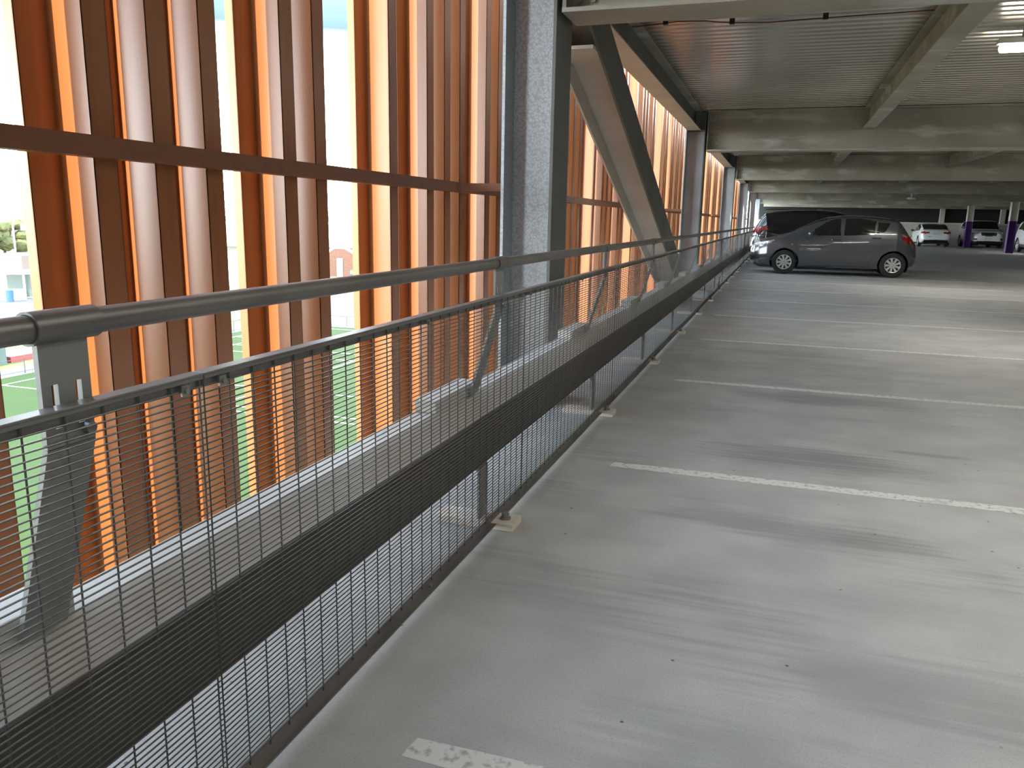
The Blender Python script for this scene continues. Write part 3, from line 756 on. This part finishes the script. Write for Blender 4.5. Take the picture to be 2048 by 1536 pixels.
MB().box(4.545, 4.565, -.42, -.3, .60, .63).build('reflector', M_['chrome'], root)

# -- white SUV facing the camera between the purple columns
WS = dict(L=4.6, W=1.82, clear=0.2,
    top=[(0, .75), (.05, .93), (.3, 1.02), (1.0, 1.12), (1.35, 1.35), (1.75, 1.6), (2.1, 1.68), (3.5, 1.68), (4.2, 1.6), (4.5, 1.1), (4.6, .8)],
    belt=[(0, .7), (.3, .92), (1.1, 1.05), (4.0, 1.12), (4.45, 1.0), (4.6, .7)],
    bot=[(0, .42), (.1, .26), (4.3, .28), (4.6, .5)],
    plan=[(0, .68), (.06, .82), (.2, .93), (.6, 1), (4.0, 1), (4.4, .93), (4.6, .75)],
    wheels=[(.9, .35), (3.6, .35)], wr=.35, arch=.41, spokes=5,
    side_glass=[[(1.4, 1.08), (1.85, 1.5), (2.2, 1.58), (2.2, 1.1)], [(2.28, 1.1), (2.28, 1.58), (3.6, 1.56), (3.9, 1.2)]],
    screen=(1.03, 1.82), rear=(4.25, 4.5),
    zones=[('head_light', lambda x, y, z: x < .45 and .84 < z < .95 and y > .50), ('grille', lambda x, y, z: x < .12 and .66 < z < .93 and y < .42),
           ('fog_recess', lambda x, y, z: x < .2 and .48 < z < .6 and .52 < y < .8), ('lower_trim', lambda x, y, z: z < .42)],
    mirror=(1.55, 1.1), nx=110)
root, sy = car('suv_car', 'white SUV facing the camera between the two purple columns', M_['white_car'], WS, (12.02, 55.3, 0), PI/2)
MB().tube([(-0.005, -.34, .86), (-0.015, -.16, .72), (-0.015, .16, .72), (-0.005, .34, .86)], .022, 8).build('chrome_strip', M_['chrome'], root, smooth=True)
MB().box(-0.012, 0.0, -.19, .19, .52, .62).build('number_plate', M_['plate'], root)
root, sy = car('suv_car', 'white SUV cut off by the right edge, right of the nearer purple column', M_['white_car'], WS, (12.85, 45.15, 0), PI/2)

# ------------------------------------------------------------------ the ground outside, seen through the gaps
G = -10.8
O = {}
O['ground'] = mat('dry_ground', (0.099, 0.106, 0.043), 0.9, noise=(0.03, (0.125, 0.112, 0.066), 0.4, 0.6, (1, 1, 1)), noise2=(0.3, (0.079, 0.099, 0.033), 0.5, 0.7, (1, 1, 1)))
O['turf'] = mat('synthetic_turf', (0.026, 0.047, 0.006), 0.9, 0, 0.2, noise=(0.5, (0.022, 0.042, 0.007), 0.4, 0.65, (1, 1, 1)))
O['white'] = mat('white_marking', (0.75, 0.76, 0.74), 0.7)
O['asphalt'] = mat('pale_asphalt', (0.099, 0.096, 0.092), 0.85, noise=(0.4, (0.079, 0.077, 0.076), 0.4, 0.65, (1, 1, 1)))
O['dirt'] = mat('bare_earth', (0.158, 0.132, 0.092), 0.9, noise=(0.5, (0.132, 0.112, 0.073), 0.4, 0.65, (1, 1, 1)))
O['grass'] = mat('rough_grass', (0.099, 0.139, 0.026), 0.9, noise=(0.25, (0.139, 0.132, 0.043), 0.4, 0.65, (1, 1, 1)))
O['leaf'] = mat('eucalypt_leaf', (0.083, 0.094, 0.030), 0.8, noise=(0.9, (0.143, 0.127, 0.050), 0.4, 0.65, (1, 1, 1)))
O['trunk'] = mat('tree_trunk', (0.110, 0.083, 0.055), 0.9)
O['roof'] = mat('white_metal_roof', (0.74, 0.74, 0.71), 0.5)
O['cream'] = mat('cream_cladding', (0.205, 0.198, 0.165), 0.7)
O['brick'] = mat('red_brick', (0.119, 0.056, 0.037), 0.85, noise=(3, (0.099, 0.046, 0.030), 0.4, 0.65, (1, 1, 1)))
O['mauve'] = mat('mauve_cladding', (0.109, 0.083, 0.076), 0.8)
O['glazing'] = mat('building_glass', (0.088, 0.110, 0.099), 0.25)
O['blue'] = mat('blue_bin_plastic', (0.028, 0.088, 0.275), 0.4)
O['fence'] = mat('fence_steel', (0.053, 0.053, 0.053), 0.6)
O['pole'] = mat('pole_paint', (0.330, 0.341, 0.275), 0.6)
O['hill'] = mat('distant_scrub', (0.099, 0.112, 0.066), 0.9, noise=(0.01, (0.139, 0.125, 0.079), 0.4, 0.6, (1, 1, 1)))
O['redp'] = mat('red_plastic', (0.275, 0.033, 0.028), 0.5)
tag(MB().box(-2600, 900, -400, 2600, G-0.5, G).build('ground', O['ground']), kind='structure')
def flat(name, x0, x1, y0, y1, h, m, label, cat, group=None):
    o = MB().box(x0, x1, y0, y1, G, G+h).build(name, m, org=((x0+x1)/2, (y0+y1)/2, G)); return tag(o, label, cat, group)
flat('grass_strip', -77, -55.2, -30, 75, 0.02, O['grass'], 'rough yellow-green grass beyond the running path', 'grass')
flat('earth_yard', -97, -77.02, 20, 75.9, 0.03, O['dirt'], 'bare sandy earth yard before the white pavilion', 'yard')
flat('footpath', -55.2, -52.5, -30, 76.0, 0.04, O['asphalt'], 'grey path beside the green sports field', 'path')
flat('car_park', -110, -20, 76.0, 103.0, 0.05, O['asphalt'], 'outdoor asphalt car park beyond the sports field', 'car park')
flat('lawn', -110, -40, 103.0, 106.5, 0.06, O['grass'], 'green lawn strip beyond the outdoor car park', 'lawn')
pf = empty('sports_field', (-28, 20, G), 0, 'bright green sports field with white line markings below', 'sports field')
MB().box(-24.4, 24, -60, 55.5, 0, 0.08).build('turf', O['turf'], pf)
def fl(x0, y0, x1, y1, w=0.12):
    mb = MB(); a = Vector((x0+28, y0-20, 0)); b = Vector((x1+28, y1-20, 0)); d = (b-a); n = Vector((-d.y, d.x, 0)).normalized()*w/2
    mb.v = [a+n+Vector((0, 0, .082)), a-n+Vector((0, 0, .082)), b-n+Vector((0, 0, .082)), b+n+Vector((0, 0, .082)), a+n+Vector((0, 0, .09)), a-n+Vector((0, 0, .09)), b-n+Vector((0, 0, .09)), b+n+Vector((0, 0, .09))]
    mb.f = [(0, 1, 2, 3), (4, 7, 6, 5), (0, 4, 5, 1), (1, 5, 6, 2), (2, 6, 7, 3), (3, 7, 4, 0)]
    mb.build('field_marking', O['white'], pf)
for q in ((-52.3, -30, -52.3, 75.4), (-52.3, 75.3, -10, 75.3), (-50.2, -20, -50.2, 73.6), (-50.2, 73.6, -10, 73.6), (-50.2, 39.5, -20, 39.5), (-50.2, 60.6, -20, 60.6), (-46, 57.6, -20, 57.6),
          (-40, 45.8, -10, 45.8), (-36, 40.6, -10, 40.6), (-33, 30, -33, 58), (-50.2, 64.7, -44, 64.7), (-47.2, 55, -47.2, 64.7)):
    fl(*q)
for i in range(9):
    o = MB().box(-66+5.2*i, -65.85+5.2*i, 80, 86, G+0.05, G+0.056).build('car_park_line', O['white'], org=(-66+5.2*i, 80, G+0.05))
    tag(o, f'white bay line on the outdoor car park, {ORD[i][:-8] if i else "first"} from the left'.replace('  ', ' '), 'parking line', 'outdoor car park lines')
o = MB().box(-110, -20, 101.5, 102.4, G+0.05, G+0.15).build('kerb', O['white'], org=(-60, 102, G)); tag(o, 'pale concrete kerb between the outdoor car park and the lawn', 'kerb')
# fences
def fence(name, x0, y0, x1, y1, h, step, label):
    r = empty(name, (x0, y0, G+0.04), 0, label, 'fence', 'outdoor fences')
    d = Vector((x1-x0, y1-y0, 0)); L = d.length; u = d.normalized(); n = int(L/step)
    for i in range(n+1):
        p = u*(L*i/n); MB().tube([p, p+Vector((0, 0, h))], 0.04, 5).build('fence_post', O['fence'], r)
    MB().tube([Vector((0, 0, h)), d+Vector((0, 0, h))], 0.03, 5).tube([Vector((0, 0, .15)), d+Vector((0, 0, .15))], 0.02, 5).build('fence_rail', O['fence'], r)
fence('chain_fence', -52.75, 30, -52.75, 75.8, 1.1, 2.6, 'low dark fence along the left side of the sports field')
fence('chain_fence', -52.6, 76.2, -20, 76.2, 1.1, 2.6, 'low dark fence along the far end of the sports field')
fence('chain_fence', -100, 150.5, -60, 150.5, 5.0, 4.5, 'tall fence behind the brick building')
# buildings
def building(name, loc, rz, label, parts):
    r = empty(name, loc, rz, label, 'building', 'buildings beyond the field')
    for (nm, m, b) in parts: MB().box(*b).build(nm, m, r)
    return r
ra = math.atan2(-0.64, 0.768)   # facing the garage
pv = building('pavilion', (-97.5, 81.5, G+0.05), 0.69, 'white flat-roofed pavilion with glazed front beyond the bare earth', [
    ('white_wall', O['roof'], (-9, 9, 0.3, 8, 0, 3.4)), ('roof', O['roof'], (-9.6, 9.6, -1.2, 8.4, 3.4, 3.9)), ('glazed_front', O['glazing'], (-1.9, 8.5, 0.1, 0.29, 0.2, 3.2)),
    ('low_wall', O['roof'], (-8.8, 0.2, -0.2, 0.08, 0, 1.3)), ('upper_cladding', O['mauve'], (0.3, 5.6, -1.0, -0.91, 4.0, 5.8)), ('upper_wall', O['cream'], (-9, 9, -0.9, 3, 3.91, 6.0))])
for x in (-3.4, 0.3, 3.9, 7.5): MB().box(x-0.12, x+0.12, -1.0, -0.8, 0, 3.4).build('veranda_post', O['roof'], pv)
o = MB().lathe([(0.0, 0), (.42, 0), (.5, 1.5), (0.0, 1.5)], 14, 'z').build('barrel', O['blue']); o.location = (-95.4, 77.6, G+0.05); tag(o, 'blue barrel standing at the pavilion front', 'barrel')
bk = building('brick_building', (-83.0, 140.0, G), 0.53, 'gabled red brick building beyond the outdoor lawn', [('door', O['cream'], (-0.55, 0.65, -0.12, -0.001, 0, 3.6)), ('window', O['glazing'], (2.0, 2.9, -0.06, -0.001, 0.4, 1.3))])
MB().prism([(-4.5, 0), (4.5, 0), (4.5, 3.2), (1.0, 5.4), (-1.0, 5.4), (-4.5, 2.6)], 0, 9).build('brick_wall', O['brick'], bk)
MB().prism([(-4.7, 2.6), (-1.0, 5.45), (1.0, 5.45), (4.7, 3.2), (4.7, 3.4), (1.1, 5.7), (-1.1, 5.7), (-4.7, 2.8)], 0.02, 9.3).build('roof', O['roof'], bk)
building('warehouse', (-118, 190, G), 0.5, 'long warehouse with a broad white roof behind the brick building', [('wall', O['cream'], (-26, 26, 0, 30, 0, 3.4)), ('roof', O['roof'], (-27, 27, -1, 31, 3.4, 9.8))])
building('shed', (-88, 113, G), 0.6, 'white low shed seen through the second gap', [('wall', O['roof'], (-5, 5, 0, 6, 0, 4.0)), ('roof', O['cream'], (-5.3, 5.3, -0.3, 6.3, 4.0, 4.6))])
building('long_hall', (-330, 262, G), 0.69, 'distant long hall with a white roof edge above the trees', [('wall', O['mauve'], (-60, 60, 0, 20, 0, 5.5)), ('roof', O['roof'], (-61, 61, -1, 21, 5.5, 7.2))])
o = MB().box(-59.2, -57.2, 46.0, 52.0, G+0.02, G+0.5).build('bench_block', O['redp'], org=(-58, 49, G)); tag(o, 'red bench block on the grass beside the sports field', 'bench')
o = MB().box(-59.5, -57.0, 40.5, 45.5, G+0.02, G+1.5).build('dugout', O['glazing'], org=(-58, 43, G)); tag(o, 'pale glazed players shelter beside the field fence', 'shelter')
# trees: leafy crowns of many small lobes
def tree(x, y, h, w, label):
    r = empty('tree', (x, y, G), 0, label, 'tree', 'trees beyond the field')
    MB().tube([(0, 0, 0), (0.2, 0, h*0.5)], [0.35, 0.2], 7).build('trunk', O['trunk'], r)
    bm = bmesh.new()
    for i in range(26):
        a = random.uniform(0, 2*PI); rr = w*0.5*math.sqrt(random.random()); zz = h*random.uniform(0.25, 0.95)
        s = w*random.uniform(0.13, 0.24)*(1.15-0.5*zz/h)
        mt = Matrix.Translation((rr*math.cos(a), rr*math.sin(a), zz)) @ Matrix.Diagonal((s, s, s*0.8, 1))
        bmesh.ops.create_icosphere(bm, subdivisions=2, radius=1, matrix=mt)
    for v in bm.verts: v.co += Vector((random.uniform(-1, 1), random.uniform(-1, 1), random.uniform(-1, 1)))*w*0.022
    me = bpy.data.meshes.new('foliage'); bm.to_mesh(me); bm.free(); me.materials.append(O['leaf'])
    o = bpy.data.objects.new('foliage', me); col.objects.link(o); o.parent = r
tl = [(-194, 150, 8.2, 11), (-201, 163.5, 8.6, 12), (-200, 177, 7.4, 10), (-208, 190, 8.0, 11), (-196, 136, 7.6, 10), (-214, 204, 7.6, 11), (-176, 215, 8.4, 10), (-182, 228, 8.0, 10), (-187, 244, 8.6, 11),
      (-150, 262, 7.0, 12), (-164, 268, 7.4, 12), (-140, 275, 7.2, 12)]
tw = ['left of the light pole', 'behind the light pole', 'just right of the light pole', 'next right of the light pole', 'at the far left edge', 'right of the first clump', 'seen in the second gap, left', 'seen in the second gap, middle', 'seen in the second gap, right',
      'behind the warehouse, middle', 'behind the warehouse, left', 'behind the warehouse, right']
for (x, y, h, w), n in zip(tl, tw): tree(x, y, h, w, f'olive green eucalypt {n}')
# hills
hb = MB(); pts = []
for i in range(61):
    a = math.radians(95+60*i/60); R = 1500
    pts.append((R*math.cos(a), R*math.sin(a), G+ 9 + 5*math.sin(i*0.5)+3*math.sin(i*1.3+1)))
for (x, y, z) in pts: hb.v += [Vector((x*0.93, y*0.93, G)), Vector((x, y, z)), Vector((x*1.2, y*1.2, G))]
for i in range(60):
    hb.f += [(3*i, 3*i+3, 3*i+4, 3*i+1), (3*i+1, 3*i+4, 3*i+5, 3*i+2)]
tag(hb.build('distant_hill', O['hill']), 'low scrubby hill ridge on the horizon', 'hill')
# poles and wires
pl = empty('light_pole', (-176, 146, G), 0, 'pale flood-light pole before the olive trees', 'light pole')
MB().tube([(0, 0, 0), (0, 0, 8.4)], 0.22, 7).build('pole_shaft', O['pole'], pl); MB().tube([(2.6, 1.9, 0), (2.6, 1.9, 7.4)], 0.22, 7).build('pole_shaft', O['pole'], pl)
MB().box(1.0, 4.2, 1.2, 2.8, 7.0, 8.4).build('lamp_head', O['roof'], pl)
for i, (z, w) in enumerate(((7.5, 'highest'), (7.1, 'second highest'), (6.0, 'third highest'), (5.3, 'fourth highest'), (5.05, 'fifth highest'), (2.7, 'sixth highest'), (2.3, 'third lowest'), (1.95, 'second lowest'), (1.7, 'lowest'))):
    pts = [(-30-0.4*(i % 3), -30+13*j, z-0.9*(1-((j-6)/6.0)**2)*0.25) for j in range(13)]
    o = MB().tube(pts, 0.016, 5).build('power_line', O['fence'], org=(-30, -30, z)); tag(o, f'thin dark overhead wire crossing the sky, {w}', 'overhead wire', 'overhead wires')
for y, w in ((-42, 'left'), (127, 'right')):
    r = empty('power_pole', (-30.4, y, G), 0, f'timber pole carrying the overhead wires, {w} end', 'power pole', 'power poles')
    MB().tube([(0, 0, 0), (0, 0, 19.2)], [0.2, 0.14], 10).build('pole_shaft', O['trunk'], r); MB().box(-1, 1, -.06, .06, 18, 18.15).build('crossarm', O['trunk'], r)
